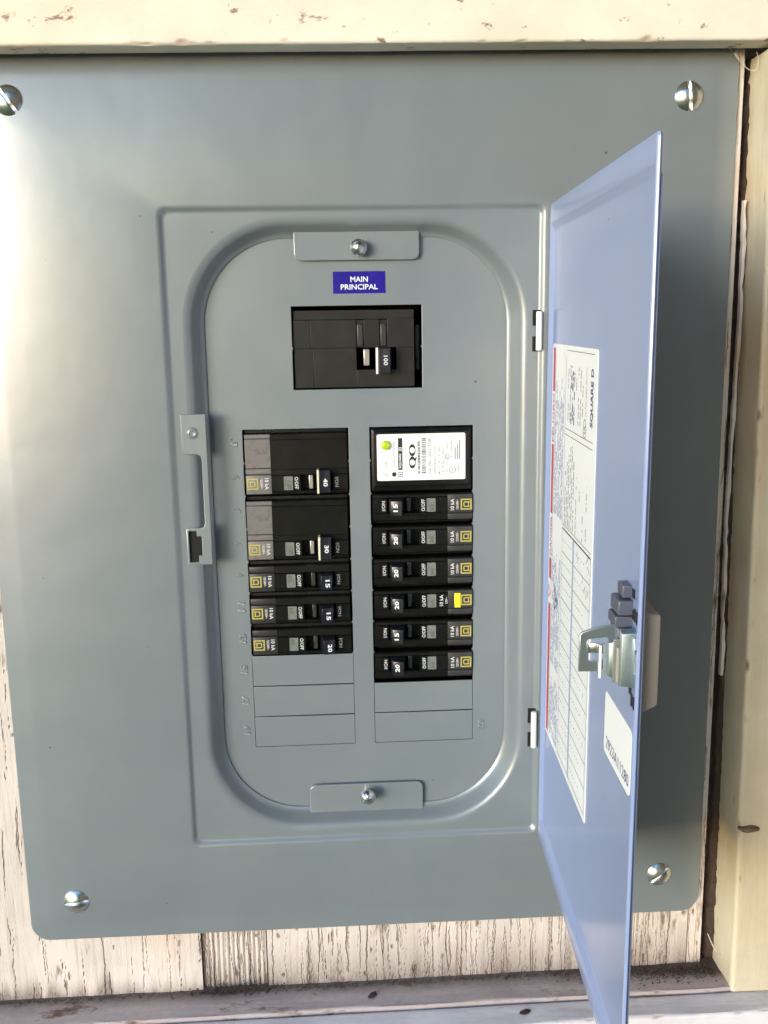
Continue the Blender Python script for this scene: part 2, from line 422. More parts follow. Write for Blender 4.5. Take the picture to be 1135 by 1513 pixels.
bm = bmesh.new()
box(bm, -6000, 2600, 100, 130, -1450, 1250)
link('wall_backing', bm, 'sillfront', wall, local=False, smooth=0)
for (x0, x1, z0, z1) in ((-6000, -331, -1450, 1250), (331, 2600, -1450, 1250), (-331, 331, 301, 1250), (-331, 331, -1450, -421)):
    bm = bmesh.new(); box(bm, x0, x1, 6, 99, z0, z1)
    link('wall_boarding', bm, 'trimside', wall, local=False, smooth=0)

def board(name, axis, a0, a1, b0, b1, y0, y1, m, seed, r=1.6, step=1.5, skew=(0, 0), wob=0.35, dirtf=None, wearf=None, parent=None):
    """a board whose long side runs along x or z, its four long edges worn round; skew shifts b along the length"""
    rng = np.random.default_rng(seed)
    prof = []
    def side(p, q, n):
        for i in range(n): prof.append((p[0]+(q[0]-p[0])*i/n, p[1]+(q[1]-p[1])*i/n))
    n1 = max(4, int((b1-b0)/1.6)); n2 = max(3, int((y1-y0)/1.6))
    def arc(cx, cy, a):
        for i in range(4): t = R(a + 90*i/4); prof.append((cx + r*math.cos(t), cy + r*math.sin(t)))
    # (b, y) loop: front b0->b1 at y0, then back
    arc(b0+r, y0+r, 180); side((b0+r, y0), (b1-r, y0), n1); arc(b1-r, y0+r, 270); side((b1, y0+r), (b1, y1-r), n2)
    arc(b1-r, y1-r, 0); side((b1-r, y1), (b0+r, y1), 6); arc(b0+r, y1-r, 90); side((b0, y1-r), (b0, y0+r), n2)
    prof = np.array(prof); n = len(prof)
    ts = np.arange(a0, a1+step/2, step)
    V = []; W = []; D = []
    for k, t in enumerate(ts):
        f = (t-a0)/(a1-a0)
        for (b, y) in prof:
            nz = noise.noise(Vector((t*0.03, b*0.09+seed*5, y*0.09)))*wob + noise.noise(Vector((t*0.25, b*0.5+seed, y*0.4)))*wob*0.35
            edge = (abs(b-b0) < r or abs(b-b1) < r) and (abs(y-y0) < r)
            dent = 0
            if edge: dent = max(0, noise.noise(Vector((t*0.12, b*0.3, seed*2.0)))-0.3)*1.1
            bb = b + skew[0] + (skew[1]-skew[0])*f + (nz if b in (b0, b1) else 0) + (dent if b < (b0+b1)/2 else -dent)
            yy = y + nz + dent*0.6
            V.append(((t, yy, bb) if axis == 'x' else (bb, yy, t)))
            W.append(min(1, dent*1.5) if wearf is None else max(min(1, dent*1.5), wearf(t, b, y, rng)))
            D.append(dirtf(t, b, y, rng) if dirtf else 0.0)
    F = []
    for k in range(len(ts)-1):
        for i in range(n):
            j = (i+1) % n; F.append((k*n+i, k*n+j, (k+1)*n+j, (k+1)*n+i))
    F.append(tuple(range(n))); F.append(tuple((len(ts)-1)*n+i for i in range(n))[::-1])
    me = bpy.data.meshes.new(name); me.from_pydata([(v[0]*S, v[1]*S, v[2]*S) for v in V], [], F); me.update()
    attr(me, 'wear', W); attr(me, 'dirt', D)
    bm = bmesh.new(); bm.from_mesh(me); bmesh.ops.recalc_face_normals(bm, faces=bm.faces); bm.to_mesh(me); bm.free()
    return link(name, me, m, parent, smooth=40)

tag(board('top_trim_board', 'x', -330, 330, 194.3, 300, -18, -1.2, 'trim', 2, skew=(-1.6, 1.6), step=1.6),
    'cream painted wooden board with small brown flecks running above the grey panel', 'trim board')
tag(board('side_trim_board', 'z', -351, 193.6, 238, 330, -19, 16, 'trimside', 4, skew=(2.6, -2.4), step=1.6, r=2.2,
          dirtf=lambda t, b, y, rng: (0.75*max(0, 1-(t+351)/22)*rng.random() if y > -15 and b < 242 else 0)),
    'yellowish cream upright wooden board standing on the sill beside the panel', 'trim board')
def sd(t, b, y, rng):
    back = max(0, min(1, (y+9)/13)); c = max(0, (t-130)/100)*max(0, min(1, (y+14)/12))
    return min(1, (0.95*back**1.5 + 0.9*c)*(0.7+0.3*rng.random()) + 0.12*rng.random())
tag(board('sill', 'x', -330, 330, -372, -346.5, -17.5, 13, 'sill', 6, skew=(-1.5, 2.5), step=1.6, r=1.0, wob=0.5, dirtf=sd),
    'dirty grey ledge board at the foot of the planks with dark soil along its back', 'sill')
tag(board('sill_front_board', 'x', -330, 330, -420, -348.5, -37, -18.2, 'sillfront', 9, skew=(-1.5, 2.5), step=1.6, r=2.0, wob=0.5,
          dirtf=lambda t, b, y, rng: 0.55*max(0, min(1, (y+22)/5))*rng.random()),
    'pale lavender cream front board of the ledge below the panel', 'sill')
# brown rotten batten seen in the crack between planks and side board
bm = bmesh.new()
rng = random.Random(5)
prev = None
zsl = [-346 + i*4 for i in range(136)]
for z in zsl:
    x0 = 231.6 + rng.uniform(-.3, .5); x1 = 243
    yy = 14 + rng.uniform(-0.8, 0.8)
    cur = [bm.verts.new((x0*S, (yy+2.5)*S, z*S)), bm.verts.new(((x0+3.2)*S, (yy+rng.uniform(-1, 3))*S, z*S)), bm.verts.new(((x0+4.0)*S, (yy-3.5+rng.uniform(-1, 1))*S, z*S)), bm.verts.new((x1*S, (yy-3.8)*S, z*S)), bm.verts.new((x1*S, 24*S, z*S)), bm.verts.new((x0*S, 24*S, z*S))]
    if prev:
        for i in range(6): bm.faces.new((prev[i], prev[(i+1) % 6], cur[(i+1) % 6], cur[i]))
    else: bm.faces.new(cur)
    prev = cur
bm.faces.new(prev)
tag(link('batten', bm, 'darkwood', smooth=0), 'dark brown rotten wooden batten in the crack beside the upright board', 'batten')

def tube(pts, r, n=6, name='tube'):
    bm = bmesh.new(); prev = None
    P = [Vector(p) for p in pts]
    for i, p in enumerate(P):
        d = (P[min(i+1, len(P)-1)]-P[max(i-1, 0)]).normalized()
        a = d.orthogonal().normalized(); b_ = d.cross(a)
        rr = r[i] if isinstance(r, (list, tuple)) else r
        cur = [bm.verts.new((p + (a*math.cos(2*math.pi*k/n)+b_*math.sin(2*math.pi*k/n))*rr)*S) for k in range(n)]
        if prev:
            for k in range(n): bm.faces.new((prev[k], prev[(k+1) % n], cur[(k+1) % n], cur[k]))
        else: bm.faces.new(cur)
        prev = cur
    bm.faces.new(prev); return bm

# a lifted sliver of paint and wood along the crack
bm = bmesh.new(); rng = random.Random(2); prev = None
for i in range(60):
    z = 120 - i*4.6; w = 0.6 + 0.9*abs(math.sin(i*0.31))+rng.uniform(0, .6)
    x = 232.6 + 0.7*math.sin(i*0.13) + rng.uniform(-.25, .25)
    cur = [bm.verts.new((x*S, 3.8*S, z*S)), bm.verts.new(((x+w)*S, (3.2+rng.uniform(0, 1))*S, z*S)), bm.verts.new(((x+w)*S, 6.5*S, z*S)), bm.verts.new((x*S, 7*S, z*S))]
    if prev:
        for k in range(4): bm.faces.new((prev[k], prev[(k+1) % 4], cur[(k+1) % 4], cur[k]))
    else: bm.faces.new(cur)
    prev = cur
bm.faces.new(prev)
tag(link('paint_sliver', bm, 'plank', smooth=0), 'long curled sliver of cream painted wood standing in the crack', 'wood sliver')

# the stub of a wooden peg on the side board
bm = bmesh.new()
bmesh.ops.create_uvsphere(bm, u_segments=20, v_segments=12, radius=1.0)
for v in bm.verts: v.co = Vector((245.3 + v.co.x*6.6, -19.3 + v.co.y*3.6, -238.2 + v.co.z*1.9 + 0.25*math.sin(v.co.x*5)))*S
M['peg'] = mat('peg_wood', (0.22, 0.15, 0.09), 0.8, var=(300, (0.12, 0.075, 0.045), 0.4, 0.6, (1, 1, 4)))
tag(link('wooden_peg', bm, 'peg'), 'small brown wooden peg stub lying flat on the upright cream board', 'peg')

# soil crumbs at the back of the ledge
bm = bmesh.new(); rng = random.Random(17)
for i in range(1500):
    if rng.random() < 0.45: x = 236 - abs(rng.gauss(0, 38)); y = 3 - abs(rng.gauss(0, 5.5)); hz = 1.5
    elif rng.random() < 0.55: x = rng.gauss(-62, 14); y = 4.5 - abs(rng.gauss(0, 2)); hz = 2.2
    else: x = rng.uniform(-230, 236); y = 4.5 - abs(rng.gauss(0, 1.6)); hz = 0.6
    if x > 236 or y < -16: continue
    s_ = rng.uniform(0.15, 0.55)*(1.5 if rng.random() < 0.06 else 1)
    z = -346.5 + (-1.5 + 4.0*(x+330)/660) + 0.2 + abs(rng.gauss(0, hz))*max(0, (y+3)/8)
    r_ = bmesh.ops.create_icosphere(bm, subdivisions=1, radius=s_*S)
    for v in r_['verts']:
        v.co = Vector((v.co.x*rng.uniform(.6, 1.5), v.co.y*rng.uniform(.6, 1.3), v.co.z*rng.uniform(.5, 1.1))) + Vector((x, y, z))*S
tag(link('soil_crumbs', bm, 'dirt', smooth=0), 'dark soil crumbs gathered along the back of the ledge', kind='stuff')
# chips and loose threads
for k, (x, y, z, a, c) in enumerate(((112, -27, -346.7, 0.4, 'dirt'), (22, -8, -344.6, 0.9, 'dirt'))):
    bm = bmesh.new(); r_ = bmesh.ops.create_icosphere(bm, subdivisions=2, radius=1.0)
    for v in r_['verts']:
        f = 1+0.35*noise.noise(v.co*2.5+Vector((k*9, 0, 0)))
        v.co = Matrix.Rotation(a, 3, 'Z') @ Vector((v.co.x*3.6*f, v.co.y*2.0*f, v.co.z*0.7*f)); v.co = (v.co+Vector((x, y, z)))*S
    tag(link('bark_chip', bm, c), ('dark brown chip lying on the pale front board of the ledge', 'small dark chip lying on the dirty grey ledge')[k], 'chip')
th1 = [(234 + 4*t, 0 - 3*math.sin(t*3), -322 - 16*math.sin(t*1.7) + 3*t) for t in [i/14 for i in range(15)]]
tag(link('thread', tube([(231+9*t, -2, -318-17*math.sin(1.2*t+0.3*t*t)+2*t*t) for t in [i/14*1.6 for i in range(15)]], 0.28), 'thread'), 'pale curled thread hanging above the soil in the ledge corner', 'thread')
for k in range(2):
    rr = random.Random(40+k); p = Vector((222+3*k, -1-2*k, 193.5)); pts = []
    for i in range(16):
        t = i/15; pts.append((p.x + (6+3*k)*math.sin(t*2.6+k), p.y+2*t, p.z - 13*math.sin(t*math.pi)*(0.5+0.2*k)))
    tag(link('cobweb_strand', tube(pts, 0.16), 'thread'), ('thin cobweb loop hanging in the corner under the top board', 'wide thin cobweb strand below the top board, outside the smaller loop')[k], 'cobweb')

# ------------------------------------------------------------------ the electrical panel
panel = empty('electrical_panel', (21.8, 4, -304), 'grey metal electrical panel with its door standing open', 'electrical panel')
K = 12
bm = bmesh.new()
def ins(d, r): return rrect(-182.8+d, 227.0-d, -306.3+d, 198.5-d, r, K)
FX0, FX1, FZ0, FZ1 = -82.4, 123.2, -245.6, 119.2
def fr(d, r): return rrect(FX0+d, FX1-d, FZ0+d, FZ1-d, r, K)
IX0, IX1, IZ0, IZ1, IR = -62.3, 105.2, -229.6, 103.8, 46.0
def rc(d): return rrect(IX0-d, IX1+d, IZ0-d, IZ1+d, IR+d, K)
L_ = [(ins(0.4, 11), 6.6), (ins(0, 11.4), 5.4), (ins(0.5, 11), 4.7), (ins(11.0, 10), 2.6), (ins(12.4, 10), 2.3), (ins(14, 10), 2.1)] + [
      (ins(14+i*2.4, 10), 2.1*(1-i/18)**2) for i in range(1, 19)] + [
      (fr(-1.0, 5), 0.0), (fr(0.1, 4.5), 0.12), (fr(0.9, 4), 0.6), (fr(1.7, 4), 1.5), (fr(2.4, 3.6), 1.92), (fr(3.4, 3.2), 2.0),
      (rc(10.5), 2.0), (rc(8.8), 2.12), (rc(7.4), 2.55), (rc(6.3), 3.3), (rc(5.5), 4.4), (rc(4.7), 6.2), (rc(3.3), 9.4), (rc(2.4), 11.3), (rc(1.2), 12.5), (rc(0.0), 13.0), (rc(-0.05), 13.5)]
rings(bm, L_)
cover = link('cover', bm, 'grey', panel, local=False, smooth=28)
# enclosure behind: an open dark box
bm = bmesh.new()
E0 = rrect(-165, 208, -288, 182, 2, K)
rings(bm, [(E0, 7.0), (E0, 95)], cap_last=True)
link('enclosure', bm, 'void', panel, local=False, smooth=0)

# deadfront with its openings
NIB = 0.55
def opening(x0, x1, z0, z1, nibs):
    p = [(x0, z1)]
    for z in nibs: p += [(x0, z+0.7), (x0+NIB, z+0.5), (x0+NIB, z-0.5), (x0, z-0.7)]
    p += [(x0, z0), (x1, z0)]
    for z in reversed(nibs): p += [(x1, z-0.7), (x1-NIB, z-0.5), (x1-NIB, z+0.5), (x1, z+0.7)]
    p += [(x1, z1)]
    return p
PIT = 19.05
LX0, LX1, RX0, RX1 = -44.2, 15.5, 27.3, 86.4
dead = link('deadfront', curve_mesh([rrect(-74, 117, -242, 116, 30, 8),
        opening(LX0, LX1, -190.5, 0, [-PIT*i for i in range(1, 8)]), opening(RX0, RX1, -190.5, 0, [-PIT*i for i in range(1, 8)]),
        opening(-14.6, 57.7, 21.7, 67.5, [44.6])], 14.0, 15.0, 0.18), 'grey', panel, local=False, smooth=18)
ROOTS[dead.name] = ROOTS[panel.name]
def sub(name, me, m, par, smooth=20, label=None):
    """a sub-part of a part that itself was placed in scene coordinates under the panel"""
    o = link(name, me, m, None, smooth=smooth, label=label); o.parent = par
    o.matrix_parent_inverse = Matrix.Identity(4); return o
# (the deadfront mesh is in scene coordinates and its own matrix is the identity, so its children are too)
for i in range(7, 10):
    z1 = -PIT*i; bm = bmesh.new(); box(bm, LX0+0.25, LX1-0.25, 14.06, 15, z1-PIT+0.35, z1-0.3, 0.12)
    sub('blank_plate', bm, 'grey', dead)
for i in range(8, 10):
    z1 = -PIT*i; bm = bmesh.new(); box(bm, RX0+0.25, RX1-0.25, 14.06, 15, z1-PIT+0.35, z1-0.3, 0.12)
    sub('blank_plate', bm, 'grey', dead)
# embossed circuit numbers, thin raised strokes
def emboss(s, x, z, w, h, rot):
    cu = bpy.data.curves.new('tmp', 'FONT'); cu.body = s; cu.size = 1.0; cu.resolution_u = 3; cu.fill_mode = 'NONE'; cu.bevel_depth = 0.065
    me = to_mesh(cu)
    co = np.empty(len(me.vertices)*3); me.vertices.foreach_get('co', co); co = co.reshape(-1, 3)
    lo, hi = co.min(0), co.max(0); q = (co-(lo+hi)/2); q[:, 0] *= w/(hi[0]-lo[0]); q[:, 1] *= h/(hi[1]-lo[1]); q[:, 2] *= 9.0
    c, s_ = math.cos(R(rot)), math.sin(R(rot))
    out = np.stack([x + q[:, 0]*c - q[:, 1]*s_, 14.0 - q[:, 2], z + q[:, 0]*s_ + q[:, 1]*c], 1)*S
    me.vertices.foreach_set('co', out.ravel()); me.update(); return me
for i in range(10):
    n = str(2*i+1); sub('circuit_number', emboss(n, -49.0, -PIT*(i+0.42), 2.6 if len(n) == 1 else 6.0, 4.2, 90), 'grey', dead, smooth=60)
sub('circuit_number', emboss('20', 91.3, -PIT*9.5, 6.0, 4.2, 90), 'grey', dead, smooth=60)
# the two tabs with their screws
for (x0, x1, z0, z1, y) in ((-11.8, 56.4, 91.6, 108.5, 10.6), (-12.8, 55.6, -234.5, -215.0, 10.6)):
    top = z0 > 0
    rr = (4, 0.3, 0.3, 4) if top else (0.3, 4, 4, 0.3)
    link('screw_tab', curve_mesh([rrect(x0, x1, z0, z1, rr, 6)], y, y+1.6, 0.45), 'grey', panel, local=False, smooth=18)

def dome(R_, h, slot_w, slot_d, nx=13, nz=22, shank=None, cross=False):
    """slotted screw head: dome toward -y, slot along z"""
    bm = bmesh.new(); hw = slot_w/2
    xs = [-R_*math.cos(math.pi*i/(2*nx)) for i in range(nx)]
    xs = sorted(set([round(-R_*math.cos(math.pi*i/(2*nx)), 4) for i in range(nx) if R_*math.cos(math.pi*i/(2*nx)) > hw+0.1] + [-hw-0.05, -hw]))
    xs = xs + [-x for x in xs[::-1]]
    grid = []
    for x in xs:
        half = math.sqrt(max(R_*R_-x*x, 1e-4)); col = []
        for j in range(nz+1):
            z = -half*math.cos(math.pi*j/nz); r = math.sqrt(x*x+z*z)/R_
            y = -h*(1-min(1, r)**2.4)
            if abs(x) <= hw+0.001: y = min(0.0, y+slot_d)
            col.append(bm.verts.new((x*S, y*S, z*S)))
        grid.append(col)
    for i in range(len(xs)-1):
        for j in range(nz): bm.faces.new((grid[i][j], grid[i+1][j], grid[i+1][j+1], grid[i][j+1]))
    bmesh.ops.remove_doubles(bm, verts=bm.verts, dist=1e-6)
    be = [e for e in bm.edges if e.is_boundary]
    r = bmesh.ops.extrude_edge_only(bm, edges=be)
    for v in [g for g in r['geom'] if isinstance(g, bmesh.types.BMVert)]: v.co.y = 1.0*S
    if shank:
        rr_ = bmesh.ops.create_cone(bm, cap_ends=True, segments=20, radius1=shank[0]*S, radius2=shank[0]*S, depth=shank[1]*S)
        for v in rr_['verts']: v.co = Vector((v.co.x, v.co.z + shank[1]/2*S, v.co.y))
    me = bpy.data.meshes.new('screw_head'); bmesh.ops.recalc_face_normals(bm, faces=bm.faces); bm.to_mesh(me); bm.free(); return me
big = dome(7.6, 3.1, 1.9, 2.6)
SC = [(-154.6, 172.5, -35), (199.0, 172.8, -6), (-153.4, -278.6, 84), (199.8, -277.8, 48)]
for x, z, a in SC:
    o = link('cover_screw', big, 'steel', panel, smooth=35)
    o.location = (Vector((x, 0.95, z)) - Vector((21.8, 4, -304)))*S; o.rotation_euler = (0, R(a), 0)
small = dome(4.5, 3.2, 1.2, 1.2, nx=9, nz=16, shank=(2.0, 12))
for x, y, z, a in ((23.2, 4.5, 97.9, 20), (22.0, 1.8, -219.6, -30)):
    o = link('tab_screw', small, 'steel', panel, smooth=35)
    o.location = (Vector((x, y, z)) - Vector((21.8, 4, -304)))*S; o.rotation_euler = (0, R(a), 0)
# strike plate for the latch
st = [(-76.2, 10.6), (-76.2, -9.0), (-75.4, -11.0), (-73.8, -11.6), (-68.6, -11.6), (-66.6, -12.4), (-65.8, -14.6), (-65.8, -50.0), (-66.4, -52.2), (-68.0, -52.9), (-75.6, -52.9), (-76.3, -53.6), (-76.3, -73.9), (-62.4, -73.9), (-62.4, 10.6)]
hole = [(-75.0, -54.6), (-70.6, -54.6), (-70.6, -57.6), (-68.0, -57.6), (-68.0, -68.6), (-70.0, -68.6), (-70.0, -72.4), (-75.0, -72.4)]
strike = link('strike_plate', curve_mesh([st[::-1], hole], 0.2, 2.6, 0.5), 'grey', panel, local=False, smooth=18)
bm = bmesh.new(); box(bm, -75.2, -67.6, 1.9, 2.5, -72.8, -54.2)
sub('latch_slot', bm, 'void', strike, smooth=0)
bm = bmesh.new(); rings(bm, [(circle(-70, 0.2, 3.4), 0.25), (circle(-70, 0.2, 2.9), -0.3), (circle(-70, 0.2, 1.9), -0.6), (circle(-70, 0.2, 1.5), -0.2), (circle(-70, 0.2, 0.8), -0.1)], cap_last=True)
sub('rivet', bm, 'grey', strike, smooth=50)
# blue sticker
bm = bmesh.new(); box(bm, 8.9, 37.7, 13.8, 14.05, 74.0, 85.8)
stick = link('main_sticker', bm, 'blue', panel, local=False, smooth=0, label='blue sticker with white lettering above the main breaker')
for tx, zz, l in (('MAIN', 81.6, 9.6), ('PRINCIPAL', 77.5, 20.4)):
    f = Flat(); f.text(tx, 23.3, zz, l, 2.9, 0, 0.015, y=13.72); o = f.link('lettering', 'white', None); o.parent = stick

# ------------------------------------------------------------------ the door
TH = 92.85
HX, HY = 124.1, -3.0
door_bm = bmesh.new()
def dr_(a, b_, c, d, r): return rrect(a, 207-b_, -245.6+c, 118.6-d, r, 8)     # insets hinge, free, bottom, top
rings(door_bm, [(dr_(0.3, 0.2, 0.3, 0.3, 1.6), 1.6), (dr_(0, 0, 0, 0, 1.8), 1.0), (dr_(0.3, 0.3, 0.3, 0.3, 1.6), 0.3), (dr_(1, 1, 1, 1, 1.4), 0.0),
                (dr_(2.6, 1.2, 10, 10, 1.3), 0.0), (dr_(3.2, 1.4, 10.6, 10.6, 1.5), 0.25), (dr_(6.0, 2.0, 13.4, 13.4, 2), 1.8), (dr_(6.8, 2.6, 14.2, 14.2, 2.4), 2.0)], cap_last=True)
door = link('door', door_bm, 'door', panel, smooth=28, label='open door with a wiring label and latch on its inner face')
sm = door.modifiers.new('sheet', 'SOLIDIFY'); sm.thickness = 1.0*S; sm.offset = -1
piv = Matrix.Translation(Vector((0, 0, -63))*S)
door_m = Matrix.Translation(Vector((HX, HY, 0))*S) @ Matrix.Rotation(-R(TH), 4, 'Z') @ piv @ Matrix.Rotation(R(-0.3), 4, 'X') @ piv.inverted()
door.matrix_parent_inverse = ROOTS[panel.name].inverted()
door.matrix_basis = door_m
def dsub(name, me, m, smooth=20, label=None):
    o = link(name, me, m, None, smooth=smooth, label=label); o.parent = door; return o
PY = 2.0                                    # depth of the inner panel
sheet = curve_mesh([rrect(8.6, 120, -173.8, 45.6, 1.5, 4)], PY-0.25, PY-0.02)
dsub('wiring_label', sheet, 'paper', smooth=0, label='tall white wiring label with a red edge and a circuit table')
TY = PY-0.32
rng = random.Random(8)
red, grey_, pale, ink, indi = Flat(), Flat(), Flat(), Flat(), Flat()
for z0, z1 in ((20.5, 43.5), (-46, -8), (-83, -71), (-172, -97)): red.rect(11.0, 17.0, z0, z1, TY)
red.text('PELIGRO', 14, 6.4, 26, 5.2, 90, 0.02, y=TY); red.text('DANGER', 14, -58.5, 22, 5.2, 90, 0.02, y=TY)
red.ring([(10.5, -95), (10.5, -86), (17.5, -90.5)], [(11.6, -93.4), (11.6, -87.6), (16, -90.5)], TY)
def greek(fl, x0, x1, z0, z1, pitch, h, dens=0.8):
    """columns of fine print that reads upward"""
    x = x0
    while x < x1:
        z = z0; end = z1 - rng.random()*0.25*(z1-z0)
        while z < end:
            l = rng.uniform(1.0, 4.2)
            if rng.random() < dens: fl.rect(x, x+h, z, min(z+l, end), TY)
            z += l + 0.8
        x += pitch
greek(pale, 20, 45, -44, 30, 2.3, 1.3); greek(pale, 20, 45, -128, -60, 2.3, 1.3); greek(pale, 20, 45, -170, -132, 2.3, 1.3)
greek(grey_, 52, 74, -44, -2, 4.2, 1.1); greek(grey_, 80, 112, -44, -14, 8, 0.9, 0.6)
greek(grey_, 55, 92, 9, 38, 5.0, 1.0, 0.7); greek(indi, 62, 70, 8, 36, 3.6, 1.9, 0.7)
for x in (48, 18.6): grey_.line(x, -170, x, 40, 0.35, TY)
grey_.line(50, 43.2, 114, 43.2, 0.35, TY); ink.line(48, 4.6, 114, 4.6, 0.35, TY); ink.line(48, 1.6, 114, 1.6, 0.35, TY)
ink.line(48, -47, 117, -47, 0.8, TY); grey_.line(48, -44.8, 117, -44.8, 0.35, TY)
pale.rect(75.6, 78.8, -171, -47, TY)
for k in range(1, 11):
    z = -47 - 12.3*k
    grey_.line(48, z, 75.5, z, 0.4, TY); grey_.line(79, z, 117, z, 0.4, TY)
    for x in (49.5, 81):                                    # dotted half lines and pencilled entries
        for j in range(6): grey_.rect(x+j*4.1, x+j*4.1+rng.uniform(0.8, 2.2), z+6.2, z+6.7, TY)
for (x, z, a, l) in ((108, -51, 40, 6), (111, -52, -35, 5), (100, -63, 70, 4), (104, -66, 50, 5), (109, -68, 80, 5), (112, -66, 60, 4), (86, -53, 60, 3), (88, -56, 80, 3), (110, -90, 70, 3), (108, -116, 75, 3), (110, -140, 80, 3)):
    ink.line(x, z, x+l*math.cos(R(a)), z+l*math.sin(R(a)), 0.5, TY)
ink.ring([(29, -97), (29, -83), (40, -90)], [(30.5, -95), (30.5, -85), (38, -90)], TY); ink.rect(31.5, 36, -91, -89, TY)
grey_.line(117, -171, 117, -47, 0.35, TY)
hd = Flat(); hd.text('SQUARE D', 110.5, 24, 26, 6.4, 90, 0.035, y=TY)
o = hd.link('maker_name', 'indigo', None); o.parent = door
grey_.text('by Schneider Electric', 98, 26, 22, 3.0, 90, 0.0, y=TY)
ink.ring([(96+3.2*math.cos(t*.3142), 9+4.6*math.sin(t*.3142)) for t in range(20)], [(96+2.7*math.cos(t*.3142), 9+4.0*math.sin(t*.3142)) for t in range(20)], TY)
ink.text('UL', 96, 9, 4.2, 3.6, 90, 0.01, y=TY)
for fl, m in ((red, 'red'), (grey_, 'greyink'), (pale, 'paleink'), (ink, 'ink'), (indi, 'indigo')):
    o = link('label_print', fl.mesh('label_print'), m, None, smooth=0); o.parent = door; o['kind'] = 'stuff'
dsub('serial_sticker', curve_mesh([rrect(153.2, 197.2, -121, -94, 3, 4)], PY-0.2, PY-0.02), 'paper', smooth=0, label='small white sticker with a purple serial number')
f = Flat(); f.text('2923A11280', 176, -115.3, 38, 5.0, 0, 0.0, y=PY-0.28); o = f.link('serial_number', 'indigo', None); o.parent = door
# hinges: white sleeves at the door's back edge, with their dark cut-outs
for z0, z1 in ((41.7, 62.6), (-190.0, -167.8)):
    bm = bmesh.new(); rr_ = bmesh.ops.create_cone(bm, cap_ends=True, segments=20, radius1=1.75*S, radius2=1.75*S, depth=(z1-z0)*S)
    for v in rr_['verts']: v.co += Vector((120.4, -1.4, (z0+z1)/2))*S
    es = [e for e in bm.edges if len(e.link_faces) == 2 and e.calc_face_angle() > 1]; bmesh.ops.bevel(bm, geom=es, offset=0.3*S, segments=2, affect='EDGES')
    h = link('hinge', bm, 'hinge', panel, local=False, smooth=40)
    bm = bmesh.new(); d = (z1-z0)
    box(bm, 117.4, 123.2, 1.0, 2.1, z0-0.6, z0+d*0.36); box(bm, 117.4, 123.2, 1.0, 2.1, z1-d*0.36, z1+0.8)
    sub('hinge_slot', bm, 'void', h, smooth=0)
# latch on the inner face
bm = bmesh.new()
box(bm, 181, 189, -1.6, 2.4, -44.2, -39.4, 0.5); box(bm, 179, 191.5, -3.6, 2.4, -50.4, -44.7, 0.6); box(bm, 180, 191.5, -4.6, 2.4, -55.0, -50.7, 0.5)
box(bm, 179, 191, -3.4, 2.4, -71.8, -55.4, 0.5); box(bm, 179, 191, -4.2, 2.4, -76.6, -72.0, 0.5)
dsub('latch_housing', bm, 'latchgrey')
# the steel hook: a flat C-shaped plate that stands square to the door, and the stamped clip that holds it
def yz_plate(loops, x0, x1, bev=0.2):
    """plate lying in the (y, z) plane, from x0 to x1 along the door"""
    me = curve_mesh(loops, x0, x1, bev)
    n = len(me.vertices); co = np.empty(n*3); me.vertices.foreach_get('co', co); co = co.reshape(-1, 3)
    me.vertices.foreach_set('co', np.stack([co[:, 1], co[:, 0], co[:, 2]], 1).ravel()); me.flip_normals(); me.update(); return me
dsub('latch_hook', yz_plate([[(-17, -58.6), (-16, -57.6), (-11.5, -56.0), (-7, -55.0), (-2.5, -54.8), (-2.5, -71.8), (-7, -72.2), (-10, -73.2), (-17, -73.2)],
                             [(-14.4, -61.6), (-13.6, -60.4), (-7, -59.6), (-6, -60.4), (-6, -68.4), (-12.6, -69.2), (-13.4, -68.6), (-13.4, -66.2)]], 187.0, 188.4, 0.3), 'hook', smooth=35)
bm = bmesh.new(); hexa(bm, [(185.2, -13.2, -66.9), (186.2, -7.0, -66.9), (186.2, -7.0, -63.0), (185.2, -13.2, -63.0)], [(184.2, -12.8, -66.9), (185.2, -7.0, -66.9), (185.2, -7.0, -63.0), (184.2, -12.8, -63.0)], 0.2)
dsub('latch_tongue', bm, 'steel', smooth=35)
bm = bmesh.new(); box(bm, 188.5, 189.3, -9.6, -8.6, -75.6, -62.6, 0.2); dsub('latch_pin', bm, 'paper')
bm = bmesh.new(); hexa(bm, [(189.4, -8.4, -73.6), (193.0, -6.8, -73.6), (193.0, -6.8, -60.4), (189.4, -8.4, -62.0)], [(188.6, 3.0, -75.6), (194, 3.0, -75.6), (194, 3.0, -58), (188.6, 3.0, -60)], 0.4)
dsub('clip_body', bm, 'hook', smooth=35)
bm = bmesh.new(); box(bm, 193.4, 194.6, -5.6, 3.4, -75.4, -58.4, 0.3); dsub('clip_rib', bm, 'rim')
bm = bmesh.new(); box(bm, 194.7, 196.2, -4.6, 3.4, -74.8, -61.2, 0.3); dsub('clip_pad', bm, 'handle')
bm = bmesh.new(); hexa(bm, [(196.3, -4.0, -76.0), (198.0, -3.4, -75.4), (198.0, -3.4, -55.6), (196.3, -4.0, -54.0)], [(196.3, 3.4, -77.0), (198.6, 3.4, -76.4), (198.6, 3.4, -55.0), (196.3, 3.4, -53.2)], 0.3)
dsub('clip_spring', bm, 'hook', smooth=35)
wing = link('clip_wing', curve_mesh([[(198.4, -57.0), (199.6, -56.6), (200.6, -60.6), (203.6, -62.4), (203.6, -75.6), (200.4, -73.6), (198.4, -75.0)], [(201.0, -65.4), (202.6, -65.4), (202.6, -69.4), (201.0, -69.4)]], 0.6, 2.0, 0.2), 'hook', None, smooth=35); wing.parent = door
bm = bmesh.new(); box(bm, 192.4, 195.4, -3.6, 3.4, -63.0, -58.6, 0.3); dsub('clip_block', bm, 'latchgrey')
